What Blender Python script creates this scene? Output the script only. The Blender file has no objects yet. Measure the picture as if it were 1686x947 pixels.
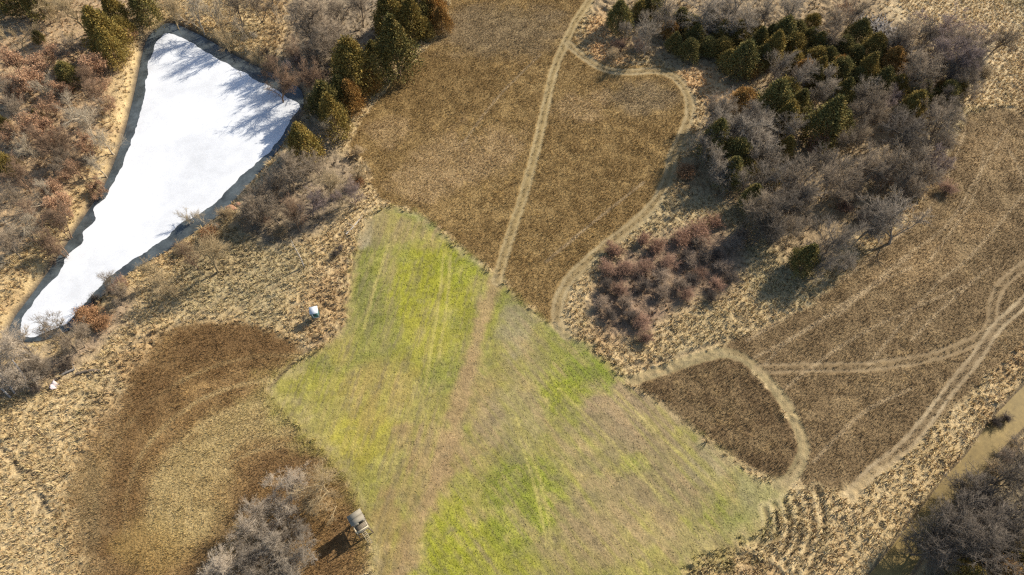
import bpy, math, random
import numpy as np

# ------------------------------------------------------------------ camera, sky, sun, exposure
S = bpy.context.scene
COL = S.collection
H, TILT, FPX = 90.0, math.radians(32), 1124.0          # camera height, tilt from straight down, focal length in photo pixels
cam = bpy.data.cameras.new('camera'); cam.sensor_width = 36; cam.lens = 36 * FPX / 1686
cam.clip_start = 0.5; cam.clip_end = 9000
cam_o = bpy.data.objects.new('camera', cam); COL.objects.link(cam_o)
cam_o.location = (0, 0, H); cam_o.rotation_euler = (TILT, 0, 0); S.camera = cam_o

SUN_EL, SUN_AZ = math.radians(33.5), math.radians(37)     # azimuth measured from +X towards +Y
W = bpy.data.worlds.new('World'); S.world = W; W.use_nodes = True
nt = W.node_tree; bg = nt.nodes['Background']
sky = nt.nodes.new('ShaderNodeTexSky'); sky.sky_type = 'NISHITA'; sky.sun_disc = False
sky.sun_elevation = SUN_EL; sky.sun_rotation = math.pi / 2 - SUN_AZ; sky.air_density = 1.0; sky.dust_density = 1.0
nt.links.new(sky.outputs[0], bg.inputs[0]); bg.inputs[1].default_value = 0.11
sun = bpy.data.lights.new('sun', 'SUN'); sun.energy = 5.0; sun.angle = math.radians(0.5); sun.color = (1.0, 0.92, 0.79)
sun_o = bpy.data.objects.new('sun', sun); COL.objects.link(sun_o)
sun_o.rotation_euler = (math.pi / 2 - SUN_EL, 0, SUN_AZ + math.pi / 2); sun_o.location = (60, 60, 120)
S.view_settings.view_transform = 'Standard'; S.view_settings.look = 'None'
S.view_settings.exposure = 0.62; S.view_settings.gamma = 1; S.view_settings.use_curve_mapping = False
S.render.engine = 'CYCLES'
S.cycles.max_bounces = 5; S.cycles.diffuse_bounces = 3; S.cycles.transparent_max_bounces = 4
S.cycles.use_denoising = False; S.cycles.filter_width = 1.3 if hasattr(S.cycles, 'filter_width') else 1.5

# ------------------------------------------------------------------ numeric helpers
ct, st = math.cos(TILT), math.sin(TILT)
def G(px, py, z=0.0):
    'where the photo pixel meets the level z'
    px = np.asarray(px, float); py = np.asarray(py, float)
    x = (px - 843) / FPX; y = -(py - 473.5) / FPX
    yy = y * ct + st; zz = y * st - ct
    k = (H - z) / -zz
    return np.stack([x * k, yy * k], -1)
def PX(X, Y, Z=0.0):
    'photo pixel and depth of a point'
    Zr = Z - H
    yc = Y * ct + Zr * st; zc = -Y * st + Zr * ct
    return 843 + FPX * X / -zc, 473.5 - FPX * yc / -zc, -zc
def GP(pts, z=0.0):
    p = np.array(pts, float); return G(p[:, 0], p[:, 1], z)
def smooth(P, closed, n=4):
    'Catmull-Rom through the points'
    P = np.asarray(P, float); N = len(P); out = []
    for i in range(N if closed else N - 1):
        if closed: a, b, c, d = P[(i-1) % N], P[i], P[(i+1) % N], P[(i+2) % N]
        else: a, b, c, d = P[max(i-1, 0)], P[i], P[i+1], P[min(i+2, N-1)]
        for t in np.arange(n) / n:
            out.append(0.5 * (2*b + (c-a)*t + (2*a-5*b+4*c-d)*t*t + (3*b-a-3*c+d)*t**3))
    if not closed: out.append(P[-1])
    return np.array(out)
def h2(ix, iy, seed):
    n = (ix.astype(np.int64) * 374761393 + iy.astype(np.int64) * 668265263 + seed * 1442695041) & 0xffffffff
    n = ((n ^ (n >> 13)) * 1274126177) & 0xffffffff
    return ((n ^ (n >> 16)) & 0xffff) / 65535.0
def vn(x, y, seed=0):
    'value noise 0..1'
    x = np.asarray(x, float); y = np.asarray(y, float)
    ix = np.floor(x); iy = np.floor(y); fx = x - ix; fy = y - iy
    fx = fx*fx*fx*(fx*(fx*6-15)+10); fy = fy*fy*fy*(fy*(fy*6-15)+10)
    ix = ix.astype(np.int64); iy = iy.astype(np.int64)
    a, b, c, d = h2(ix, iy, seed), h2(ix+1, iy, seed), h2(ix, iy+1, seed), h2(ix+1, iy+1, seed)
    return (a*(1-fx)+b*fx)*(1-fy) + (c*(1-fx)+d*fx)*fy
def fbm(x, y, seed=0, o=4):
    s = 0; a = 1; t = 0
    for i in range(o):
        s = s + a * vn(x * 2**i + 17.3*i, y * 2**i - 9.1*i, seed + i); t += a; a *= 0.5
    return s / t
def seg_dist(P, A, B):
    d = B - A; L = max(float(d @ d), 1e-9)
    t = np.clip(((P - A) @ d) / L, 0, 1)
    return np.hypot(P[:, 0] - A[0] - t*d[0], P[:, 1] - A[1] - t*d[1])
def sdf(P, poly, margin=8.0):
    'signed distance, negative inside'
    out = np.full(len(P), 99.0)
    lo, hi = poly.min(0) - margin, poly.max(0) + margin
    m = np.where((P[:, 0] > lo[0]) & (P[:, 0] < hi[0]) & (P[:, 1] > lo[1]) & (P[:, 1] < hi[1]))[0]
    Q = P[m]; d = np.full(len(Q), 99.0); ins = np.zeros(len(Q), bool)
    for i in range(len(poly)):
        A, B = poly[i], poly[(i+1) % len(poly)]
        d = np.minimum(d, seg_dist(Q, A, B))
        c = (A[1] > Q[:, 1]) != (B[1] > Q[:, 1])
        if B[1] != A[1]: ins ^= c & (Q[:, 0] < (B[0]-A[0]) * (Q[:, 1]-A[1]) / (B[1]-A[1]) + A[0])
    out[m] = np.where(ins, -d, d); return out
def line_d(P, line, margin=6.0):
    out = np.full(len(P), 99.0)
    lo, hi = line.min(0) - margin, line.max(0) + margin
    m = np.where((P[:, 0] > lo[0]) & (P[:, 0] < hi[0]) & (P[:, 1] > lo[1]) & (P[:, 1] < hi[1]))[0]
    d = np.full(len(m), 99.0)
    for i in range(len(line) - 1): d = np.minimum(d, seg_dist(P[m], line[i], line[i+1]))
    out[m] = d; return out
def ss(a, b, x):
    t = np.clip((x - a) / (b - a), 0, 1); return t*t*(3-2*t)

# ------------------------------------------------------------------ object helpers
def new_mesh(name, V, faces, col=None, mats=(), mi=None, smooth_=False):
    'faces: list of (n,k) index arrays'
    me = bpy.data.meshes.new(name)
    V = np.asarray(V, np.float32); me.vertices.add(len(V)); me.vertices.foreach_set('co', V.ravel())
    faces = [np.asarray(f, np.int32) for f in faces if len(f)]
    idx = np.concatenate([f.ravel() for f in faces]); tot = np.concatenate([np.full(len(f), f.shape[1], np.int32) for f in faces])
    me.loops.add(len(idx)); me.loops.foreach_set('vertex_index', idx)
    me.polygons.add(len(tot)); me.polygons.foreach_set('loop_start', np.concatenate([[0], np.cumsum(tot)[:-1]]).astype(np.int32))
    me.polygons.foreach_set('loop_total', tot)
    if mi is not None: me.polygons.foreach_set('material_index', np.asarray(mi, np.int32))
    if smooth_: me.polygons.foreach_set('use_smooth', np.ones(len(tot), bool))
    if col is not None:
        a = me.color_attributes.new('Col', 'FLOAT_COLOR', 'POINT')
        a.data.foreach_set('color', np.concatenate([col, np.ones((len(col), 1))], 1).astype(np.float32).ravel())
    for m in mats: me.materials.append(m)
    me.update(calc_edges=True); return me
def obj(name, me, parent=None, loc=None):
    o = bpy.data.objects.new(name, me); COL.objects.link(o)
    if parent: o.parent = parent
    if loc is not None: o.location = loc
    return o
def tag(o, label=None, cat=None, group=None, kind=None):
    if label: o['label'] = label
    if cat: o['category'] = cat
    if group: o['group'] = group
    if kind: o['kind'] = kind
    return o
def empty(name, loc, rz=0.0, s=1.0):
    o = bpy.data.objects.new(name, None); COL.objects.link(o); o.location = loc; o.rotation_euler = (0, 0, rz)
    o.scale = (s, s, s) if np.isscalar(s) else s
    o.empty_display_size = 0.3; return o
class MB:
    'collects boxes, bars and tubes into one mesh'
    def __init__(s): s.V = []; s.F4 = []; s.n = 0
    def add(s, V, F):
        s.V.append(np.asarray(V, float)); s.F4.append(np.asarray(F, int) + s.n); s.n += len(V)
    def box(s, c, d, rz=0.0):
        x, y, z = np.array(d) / 2
        V = np.array([(i*x, j*y, k*z) for k in (-1, 1) for j in (-1, 1) for i in (-1, 1)], float)
        R = np.array([[math.cos(rz), -math.sin(rz), 0], [math.sin(rz), math.cos(rz), 0], [0, 0, 1]])
        s.add(V @ R.T + np.array(c), [(0,2,3,1),(4,5,7,6),(0,1,5,4),(2,6,7,3),(0,4,6,2),(1,3,7,5)]); return s
    def bar(s, a, b, w, t=None):
        a = np.array(a, float); b = np.array(b, float); t = t or w
        d = b - a; L = np.linalg.norm(d); d /= L
        u = np.cross(d, (0, 0, 1)) if abs(d[2]) < 0.95 else np.array([1., 0, 0])
        u -= d * (u @ d); u /= np.linalg.norm(u); v = np.cross(d, u)
        V = [p + i*u*w/2 + j*v*t/2 for p in (a, b) for j in (-1, 1) for i in (-1, 1)]
        s.add(V, [(0,2,3,1),(4,5,7,6),(0,1,5,4),(2,6,7,3),(0,4,6,2),(1,3,7,5)]); return s
    def build(s, name, mat, parent=None, loc=None):
        return obj(name, new_mesh(name, np.concatenate(s.V), [np.concatenate(s.F4)], mats=[mat]), parent, loc)
def tubes(P, R, sides, rng):
    'P (n,k,3) centre lines, R (n,k) radii'
    n, k, _ = P.shape
    T = np.gradient(P, axis=1); T /= np.linalg.norm(T, axis=2, keepdims=True) + 1e-9
    ref = rng.normal(size=(n, 1, 3)); U = np.cross(T, ref); U /= np.linalg.norm(U, axis=2, keepdims=True) + 1e-9
    Vv = np.cross(T, U); a = np.arange(sides) / sides * 2 * math.pi
    ring = P[:, :, None] + R[:, :, None, None] * (np.cos(a)[None, None, :, None]*U[:, :, None] + np.sin(a)[None, None, :, None]*Vv[:, :, None])
    V = ring.reshape(-1, 3); i = np.arange(n)[:, None, None]; j = np.arange(k-1)[None, :, None]; q = np.arange(sides)[None, None, :]
    b = i*k*sides + j*sides; F = np.stack([b+q, b+(q+1) % sides, b+sides+(q+1) % sides, b+sides+q], -1).reshape(-1, 4)
    return V, F

# ------------------------------------------------------------------ materials
def mat(name, base=(.5, .5, .5), rough=.9, spec=.15, attr=False, noise=(), bump=None, rnd=0.0, hue2=None, coord='Object'):
    'noise: (scale, low, high) brightness multipliers; bump: (scale, strength, distance); rnd: variation from object to object'
    m = bpy.data.materials.new(name); m.use_nodes = True; t = m.node_tree; N = t.nodes; L = t.links
    p = N['Principled BSDF']; p.inputs['Roughness'].default_value = rough
    p.inputs['Specular IOR Level'].default_value = spec
    if attr:
        a = N.new('ShaderNodeAttribute'); a.attribute_name = 'Col'; c = a.outputs['Color']
    else:
        r = N.new('ShaderNodeRGB'); r.outputs[0].default_value = (*base, 1); c = r.outputs[0]
    tc = N.new('ShaderNodeTexCoord')
    if hue2:
        ob = N.new('ShaderNodeObjectInfo'); mx = N.new('ShaderNodeMix'); mx.data_type = 'RGBA'
        L.new(ob.outputs['Random'], mx.inputs['Factor']); L.new(c, mx.inputs[6]); mx.inputs[7].default_value = (*hue2, 1); c = mx.outputs[2]
    for sc, lo, hi in noise:
        n = N.new('ShaderNodeTexNoise'); n.inputs['Scale'].default_value = sc; n.inputs['Detail'].default_value = 3
        L.new(tc.outputs[coord], n.inputs['Vector'])
        r = N.new('ShaderNodeMapRange'); r.inputs[1].default_value = .3; r.inputs[2].default_value = .7
        r.inputs[3].default_value = lo; r.inputs[4].default_value = hi; L.new(n.outputs['Fac'], r.inputs[0])
        v = N.new('ShaderNodeVectorMath'); v.operation = 'SCALE'; L.new(c, v.inputs[0]); L.new(r.outputs[0], v.inputs['Scale']); c = v.outputs[0]
    if rnd:
        ob = N.new('ShaderNodeObjectInfo'); w = N.new('ShaderNodeMath'); w.operation = 'MULTIPLY'; w.inputs[1].default_value = 7.31
        L.new(ob.outputs['Random'], w.inputs[0]); f = N.new('ShaderNodeMath'); f.operation = 'FRACT'; L.new(w.outputs[0], f.inputs[0])
        r = N.new('ShaderNodeMapRange'); r.inputs[3].default_value = 1-rnd; r.inputs[4].default_value = 1+rnd; L.new(f.outputs[0], r.inputs[0])
        v = N.new('ShaderNodeVectorMath'); v.operation = 'SCALE'; L.new(c, v.inputs[0]); L.new(r.outputs[0], v.inputs['Scale']); c = v.outputs[0]
    L.new(c, p.inputs['Base Color'])
    if bump:
        n = N.new('ShaderNodeTexNoise'); n.inputs['Scale'].default_value = bump[0]; n.inputs['Detail'].default_value = 4
        L.new(tc.outputs[coord], n.inputs['Vector'])
        b = N.new('ShaderNodeBump'); b.inputs['Strength'].default_value = bump[1]; b.inputs['Distance'].default_value = bump[2]
        L.new(n.outputs['Fac'], b.inputs['Height']); L.new(b.outputs[0], p.inputs['Normal'])
    return m
M_ground = mat('ground_cover', attr=True, noise=((.9, .86, 1.14), (4.5, .80, 1.20)), bump=(3.5, .8, .22))
M_track = mat('packed_track', attr=True, noise=((1.2, .85, 1.15), (6, .78, 1.22)), bump=(5, .7, .12))
M_plot = mat('sown_soil', attr=True, noise=((1.1, .86, 1.14), (3, .86, 1.14), (8, .74, 1.26)), bump=(4, .8, .12))
M_blade = mat('dry_blades', attr=True, spec=.1)
M_ice = mat('snowy_ice', (.64, .655, .675), rough=.6, spec=.25, noise=((.10, .86, 1.07), (.6, .94, 1.04), (3, .96, 1.03)), bump=(1.5, .15, .05))
M_water = mat('dark_thin_ice', (.060, .070, .072), rough=.25, spec=.5, noise=((.5, .6, 1.5), (3, .85, 1.15)))
M_mud = mat('muddy_water', (.225, .160, .058), rough=.55, spec=.1, noise=((.22, .78, 1.18), (1.3, .85, 1.15), (7, .9, 1.1)), bump=(1.2, .15, .05))

# ------------------------------------------------------------------ outlines traced from the photo (pixels), laid on the ground
POND_Z, CREEK_Z = -1.0, -0.8
pond_px = [(243,62),(262,44),(284,38),(330,58),(400,98),(452,122),(490,142),(500,165),(490,195),(466,235),(438,270),(410,302),(384,330),(352,360),(300,395),(262,420),(225,440),(180,475),(145,512),(110,545),(70,560),(36,562),(14,552),(22,525),(48,490),(92,428),(132,366),(170,308),(190,262),(204,222),(216,175),(226,130),(234,90)]
ice_px = [(262,62),(284,56),(312,68),(342,86),(372,104),(408,124),(440,142),(468,158),(492,172),(484,192),(464,224),(444,248),(424,268),(398,290),(376,308),(362,330),(326,354),(296,366),(272,392),(240,414),(200,438),(166,468),(140,498),(112,528),(78,548),(42,556),(32,544),(38,524),(56,498),(74,474),(96,448),(112,418),(134,402),(140,384),(152,368),(158,344),(176,318),(194,288),(204,262),(214,236),(224,204),(236,168),(241,136),(246,104)]
creek_px = [(2020,330),(1880,456),(1760,566),(1686,634),(1652,668),(1622,702),(1590,748),(1556,784),(1524,826),(1490,870),(1456,914),(1420,960),(1370,1040),(1300,1200),(1384,1200),(1440,1040),(1490,960),(1526,905),(1562,855),(1598,806),(1632,762),(1668,722),(1760,636),(1890,520),(2020,400)]
F_center_px = [(752,-60),(742,0),(736,40),(700,85),(655,128),(612,178),(584,218),(580,245),(604,275),(622,318),(650,336),(690,350),(728,376),(770,412),(805,438),(832,456),(850,486),(888,516),(915,532),(930,500),(960,446),(1005,406),(1050,372),(1085,335),(1110,285),(1128,230),(1142,185),(1136,150),(1110,118),(1060,108),(1000,106),(965,88),(950,62),(965,20),(990,-60)]
F_right_px = [(2020,200),(1800,180),(1740,186),(1686,186),(1640,178),(1596,190),(1574,228),(1556,262),(1530,312),(1500,358),(1460,392),(1425,424),(1382,462),(1340,496),(1290,524),(1240,546),(1205,562),(1196,574),(1240,596),(1286,640),(1318,694),(1332,734),(1322,780),(1330,808),(1378,806),(1432,778),(1490,738),(1548,690),(1610,634),(1660,588),(1690,556),(1800,460),(2020,270)]
F_left_px = [(268,552),(300,538),(350,528),(410,534),(452,546),(486,562),(500,580),(476,606),(446,628),(440,646),(468,676),(508,716),(548,758),(578,800),(600,850),(612,905),(606,947),(596,1040),(560,1200),(220,1200),(160,1020),(140,930),(122,870),(118,800),(146,738),(186,676),(222,612)]
F_small_px = [(1050,634),(1100,612),(1150,596),(1196,588),(1228,600),(1262,636),(1290,676),(1308,716),(1314,752),(1300,778),(1272,786),(1238,772),(1200,746),(1150,706),(1100,668)]
green_px = [(598,372),(622,350),(652,342),(690,356),(728,384),(768,418),(803,446),(834,470),(862,500),(900,532),(940,552),(984,584),(1030,626),(1086,664),(1146,710),(1200,752),(1244,784),(1284,800),(1282,830),(1254,864),(1206,892),(1150,912),(1110,950),(1060,1060),(1040,1240),(590,1240),(606,1060),(616,930),(604,862),(580,806),(548,760),(508,716),(468,676),(440,646),(446,628),(480,606),(520,584),(556,556),(572,520),(578,470),(586,420)]
T_main_px = [(1010,-60),(972,0),(948,36),(928,78),(912,118),(900,168),(884,240),(866,308),(846,370),(830,420),(818,462)]
T_loop_px = [(936,72),(962,94),(996,114),(1036,119),(1080,117),(1112,128),(1132,154),(1136,184),(1124,222),(1108,256),(1100,292),(1078,334),(1042,370),(1000,402),(958,438),(930,472),(918,506),(920,532),(934,552)]
T_dee_px = [(1042,626),(1096,607),(1150,590),(1198,581),(1236,596),(1276,638),(1308,688),(1324,732),(1312,774),(1284,800)]
T_up_px = [(1990,200),(1870,290),(1760,376),(1686,438),(1652,466),(1636,500),(1632,534),(1602,562),(1530,588),(1436,602),(1340,604),(1250,606)]
T_low_px = [(1990,190),(1870,310),(1760,420),(1686,498),(1642,538),(1606,590),(1562,644),(1524,696),(1486,738),(1440,774),(1404,812)]
woods = {  # wooded floors: outline, litter colour
 'left': ([(-120,-60),(250,-60),(262,20),(222,60),(208,130),(190,200),(172,262),(120,330),(60,400),(0,440),(-120,520)], (.36,.25,.145)),
 'bank': ([(500,-60),(720,-60),(700,40),(640,110),(590,170),(560,230),(600,290),(570,350),(500,400),(420,400),(380,350),(430,290),(480,230),(500,160),(450,110),(470,60)], (.22,.17,.115)),
 'right': ([(990,-60),(1430,-60),(1500,40),(1640,70),(1600,150),(1550,210),(1520,290),(1440,370),(1350,440),(1290,430),(1230,360),(1150,320),(1120,270),(1160,200),(1180,140),(1080,100),(1000,60)], (.27,.195,.11)),
 'thicket': ([(966,500),(1000,430),(1060,400),(1130,370),(1200,380),(1230,420),(1210,480),(1150,500),(1100,530),(1050,560),(1000,560)], (.20,.135,.09)),
 'island': ([(340,960),(400,850),(450,780),(520,770),(560,800),(560,860),(520,930),(480,990)], (.24,.17,.12)),
 'far_bank': ([(1440,1040),(1500,950),(1560,900),(1600,840),(1650,770),(1760,660),(2020,430),(2020,1200),(1400,1200)], (.15,.12,.075)),
 'tail': ([(-80,660),(-80,520),(20,560),(80,565),(140,520),(180,490),(230,470),(200,540),(140,600),(60,640)], (.26,.19,.13)),
}
poly = lambda px, z=0.0, n=4: smooth(GP(px, z), True, n)
path = lambda px, n=5: smooth(GP(px), False, n)
POND, ICE, CREEK = poly(pond_px, POND_Z), poly(ice_px, POND_Z), poly(creek_px, CREEK_Z)
FC, FR, FL, FS, GRN = poly(F_center_px), poly(F_right_px), poly(F_left_px), poly(F_small_px), poly(green_px)
TM, TL, TD, TU, TW = map(path, (T_main_px, T_loop_px, T_dee_px, T_up_px, T_low_px))
PATHG = path([(818,462),(802,500),(786,552),(772,612),(756,680),(736,742),(716,800),(692,860),(668,930),(640,1040),(610,1220)])
faint = [path(p) for p in ([(1590,215),(1540,330),(1440,420),(1330,500),(1230,560)],[(1660,210),(1610,290),(1560,370),(1480,430),(1380,520)],[(1630,440),(1560,500),(1500,560)],[(1500,420),(1400,500),(1300,560),(1260,600)],[(1686,320),(1600,420),(1540,470),(1430,600)],[(1250,605),(1200,640)],[(1240,590),(1330,540),(1420,480),(1500,440)],[(1290,640),(1400,560),(1500,510),(1590,470)],[(1620,250),(1600,330),(1530,430)],[(1340,760),(1420,680),(1500,640)],[(1656,240),(1686,300),(1700,380)],[(890,90),(820,160),(760,240)],[(1060,300),(960,380),(900,430)])]
faint_g = [path(p) for p in ([(842,690),(868,760),(888,830),(900,900)],[(850,690),(880,765),(900,835),(908,905)],[(730,420),(722,500),(708,590),(700,640)],[(742,420),(736,500),(722,590)],[(640,400),(618,470),(600,540)],[(920,640),(1010,730),(1090,820)],[(1010,640),(1090,720),(1180,800)])]
ruts = [path([(1196+rr*math.cos(t), 862+rr*.92*math.sin(t)) for t in np.linspace(-.40, .66, 9)]) for rr in (70, 88, 106, 124, 143, 163)]
trails_snag_shadow = [path(p) for p in ([(-40,690),(20,760),(50,800),(90,850)],[(20,760),(70,800),(60,850)],[(360,528),(420,492),(500,440)],[(560,540),(500,580),(440,640)],[(380,480),(300,530),(230,560),(160,600)],[(1040,600),(1100,590),(1190,560)])]  # game trails, plus the snag's cast shadow drawn as a dark line

def height(P, sd=None):
    x, y = P[:, 0], P[:, 1]
    z = (fbm(x/30, y/30, 3, 3) - .5) * .7
    if sd is None: sd = (sdf(P, POND), sdf(P, CREEK))
    dp, dc = sd
    near = 1 - ss(0, 9, np.minimum(dp, dc)); z = z * (1-near)
    z = z + (POND_Z - .45) * (1 - ss(-.9, 2.3, dp)) + (CREEK_Z - .3) * (1 - ss(-.5, .7, dc))
    return z
def hz(x, y): return float(height(np.array([[x, y]], float))[0])

# ------------------------------------------------------------------ terrain grid
def axis(lo, hi, step, far):
    a = np.arange(lo, hi + step/2, step); s = step; ext = [0.0]
    while ext[-1] < far: s *= 1.35; ext.append(ext[-1] + s)
    e = np.array(ext[1:]); return np.concatenate([lo - e[::-1], a, hi + e])
gx, gy = axis(-136, 136, .25, 4000), axis(-12, 152, .25, 4000)
NX, NY = len(gx), len(gy)
XX, YY = np.meshgrid(gx, gy); P = np.stack([XX.ravel(), YY.ravel()], 1)
px, py, _ = PX(P[:, 0], P[:, 1])
J = (fbm(P[:, 0]/1.6, P[:, 1]/1.6, 11, 3) - .5) * 1.5                 # ragged edges
J2 = (fbm(P[:, 0]/.7, P[:, 1]/.7, 12, 2) - .5) * .7
d_pond, d_creek = sdf(P, POND), sdf(P, CREEK)
d_fc, d_fr, d_fl, d_fs, d_g = (sdf(P, q) + J*.85 + J2*.5 for q in (FC, FR, FL, FS, GRN))
d_tm, d_tl, d_td, d_tu, d_tw = (line_d(P, q) for q in (TM, TL, TD, TU, TW))
d_pg = line_d(P, PATHG, 9)
Z = height(P, (d_pond, d_creek))
n1, n2, n3 = fbm(P[:, 0]/9, P[:, 1]/9, 21, 4), fbm(P[:, 0]/2.2, P[:, 1]/2.2, 31, 3), vn(P[:, 0]/.5, P[:, 1]/.5, 41)
n4 = fbm(P[:, 0]/22, P[:, 1]/22, 51, 3)
def mixc(c, col, w): return c*(1-w[:, None]) + np.array(col)*w[:, None]
inside_f = np.minimum(np.minimum(d_fc, d_fr), np.minimum(d_fl, d_fs))
wild = ss(-.3, .6, np.minimum(inside_f, d_g))
# tall dead grass: tussocky surface
tus = vn(P[:, 0]/.62 + 3*vn(P[:, 0]/3, P[:, 1]/3, 5), P[:, 1]/.62 + 3*vn(P[:, 0]/3, P[:, 1]/3, 6), 61)
amp = (.18+.42*ss(.35, .7, n1)) * wild * (1-.7*(1-ss(.6, 1.1, np.hypot((px-1310)/75, (py-862)/75)))) * ss(.6, 2.0, np.minimum(d_pond, d_creek))
core = (np.abs(P[:, 0]) < 136) & (P[:, 1] > -12) & (P[:, 1] < 152); amp = amp*core
Z += amp * (tus - .5) + .12*core*wild*ss(.3, 1, np.minimum(d_pond, d_creek))*(n3-.5)
C = np.tile(np.array([.40, .295, .150]), (len(P), 1))
C = mixc(C, (.31, .205, .10), ss(.48, .72, n1)*.75); C = mixc(C, (.47, .36, .20), ss(.45, .75, n2)*.5); C = mixc(C, (.25, .215, .12), ss(.55, .75, n4)*.5)
d_woods = {}
for k, (q, colr) in woods.items():
    d = sdf(P, poly(q)) + J*1.4; d_woods[k] = d
    C = mixc(C, colr, (1-ss(-2.5, 1.5, d))*(.72+.28*n2))
C = mixc(C, (.47, .345, .17), (1-ss(1.2, 3.5, np.abs(d_pond-2.2)))*ss(.3, .6, n2+.1)*.6*(1-ss(-30, 10, px-400)))
C = mixc(C, (.085, .068, .05), 1-ss(.0, 1.1, d_pond+J*.3)); C = mixc(C, (.12, .09, .055), (1-ss(0, .5, np.abs(d_creek-.1)))*.9)
C = C
# brown fields
def patch(cx, cy, rx, ry, rag=.5): return 1 - ss(.55, 1.15, np.hypot((px-cx)/rx, (py-cy)/ry) + (n2-.5)*rag + (n1-.5)*rag)
for a_ in ((1600,110,90,70),(1640,60,80,60),(1520,15,70,30)): C = mixc(C, (.50,.385,.22), patch(*a_)*.75)
for a_ in ((1000,90,34,30),(1150,130,44,26),(990,50,24,40),(1180,155,40,20)): C = mixc(C, (.45,.29,.14), patch(*a_)*.8)
nA = fbm(P[:, 0]/1.1+50, P[:, 1]/1.1, 81, 3); nB = fbm(P[:, 0]/.9, P[:, 1]/.9+70, 82, 3)
def field(d, a, b, soft=.35):
    global C
    w = 1-ss(-soft, soft, d+(n3-.5)*soft); c = np.tile(np.array(a), (len(P), 1)); c = mixc(c, b, ss(.35, .75, n2*.6+n1*.4))
    c = mixc(c, np.array(a)*np.array([.66,.62,.58]), ss(.55, .8, nA)*.55); c = mixc(c, np.array(b)*np.array([1.35,1.32,1.22]), ss(.6, .85, nB)*ss(.35, .65, n1)*.75); C = C*(1-w[:, None]) + c*w[:, None]; return w
w_fc = field(d_fc, (.212, .136, .052), (.285, .192, .078))
for a in ((750,260,70,60),(990,160,22,14),(700,300,60,40),(960,175,50,25),(640,215,40,30),(820,250,60,50)): C = mixc(C, (.34,.235,.115), patch(*a, .9)*w_fc*(.4+.6*n3))
for a in ((820,50,120,50),(1060,160,70,35)): C = mixc(C, (.215,.165,.10), patch(*a)*w_fc*.55)
w_fr = field(d_fr, (.180, .122, .060), (.238, .166, .083), .6)
for a in ((1480,450,60,30),(1610,370,60,30),(1640,250,60,50),(1540,420,50,30)): C = mixc(C, (.33,.225,.11), patch(*a)*w_fr*(.25+.45*n3))
w_fs = field(d_fs, (.152, .100, .049), (.200, .138, .067))
w_fl = field(d_fl+(n1-.5)*5*(1-ss(150, 260, px)), (.195, .118, .048), (.270, .175, .075), 1.3+1.6*(1-ss(170, 300, px)))
arcs_l = [path([(470+rr*math.cos(t)*1.05, 850-rr*.9*math.sin(t)) for t in np.linspace(.9, 3.3, 12)]) for rr in (128, 152, 178, 210, 250, 296)]
arc = path([(520,668),(450,684),(380,710),(322,756),(288,808),(296,850),(350,866)])
C = mixc(C, (.335,.25,.11), (1-ss(1.2, 5.5, line_d(P, arc, 9)+J*1.8))*w_fl*.9)
for q in arcs_l: C = mixc(C, (.40,.30,.14), (1-ss(.15, .6, line_d(P, q, 3)+J*.25))*w_fl*.5)
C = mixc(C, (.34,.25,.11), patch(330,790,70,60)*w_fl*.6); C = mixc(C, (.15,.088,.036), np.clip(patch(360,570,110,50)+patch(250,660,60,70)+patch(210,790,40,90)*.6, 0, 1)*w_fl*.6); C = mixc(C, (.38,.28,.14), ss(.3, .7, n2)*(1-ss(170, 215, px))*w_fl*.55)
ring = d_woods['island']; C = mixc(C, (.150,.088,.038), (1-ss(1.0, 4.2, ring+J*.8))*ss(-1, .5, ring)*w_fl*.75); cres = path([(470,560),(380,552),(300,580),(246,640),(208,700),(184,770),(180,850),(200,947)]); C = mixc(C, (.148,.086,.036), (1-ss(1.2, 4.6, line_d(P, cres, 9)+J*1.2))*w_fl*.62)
C = mixc(C, (.36,.25,.11), patch(150,740,40,110)*w_fl*.45); C = mixc(C, (.15,.12,.065), patch(152,830,20,100,.9)*w_fl*.3); C = mixc(C, (.33,.23,.08), patch(250,900,70,50)*w_fl*.45)
# sown green plot
fade_l = np.clip((1-ss(470, 640, px))*ss(560, 610, py)+ss(1040, 1120, px)*ss(770, 840, py)*.8, 0, 1); wid = 1.35+2.4*fade_l; w_g = 1-ss(-wid, wid, d_g+(n3-.5)*.8+(n2-.5)*5*fade_l-.8*fade_l)
th = np.where(py > 480, 1.0, 0.0)*ss(760, 860, px); 
a1 = math.radians(-52); u1 = P[:, 0]*math.cos(a1)+P[:, 1]*math.sin(a1); v1 = -P[:, 0]*math.sin(a1)+P[:, 1]*math.cos(a1)
a2 = math.radians(-101); u2 = P[:, 0]*math.cos(a2)+P[:, 1]*math.sin(a2); v2 = -P[:, 0]*math.sin(a2)+P[:, 1]*math.cos(a2)
row = ss(760, 900, px+(py-480)*.4)
streak = (vn(u1/7, v1/.55, 71)*.6+vn(u1/3, v1/.3, 72)*.4)*row + (vn(u2/7, v2/.6, 73)*.6+vn(u2/3, v2/.32, 74)*.4)*(1-row)
cg = np.tile(np.array([.255, .240, .068]), (len(P), 1))
cg = mixc(cg, (.180, .200, .046), ss(.45, .68, n1)*.8); 
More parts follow.
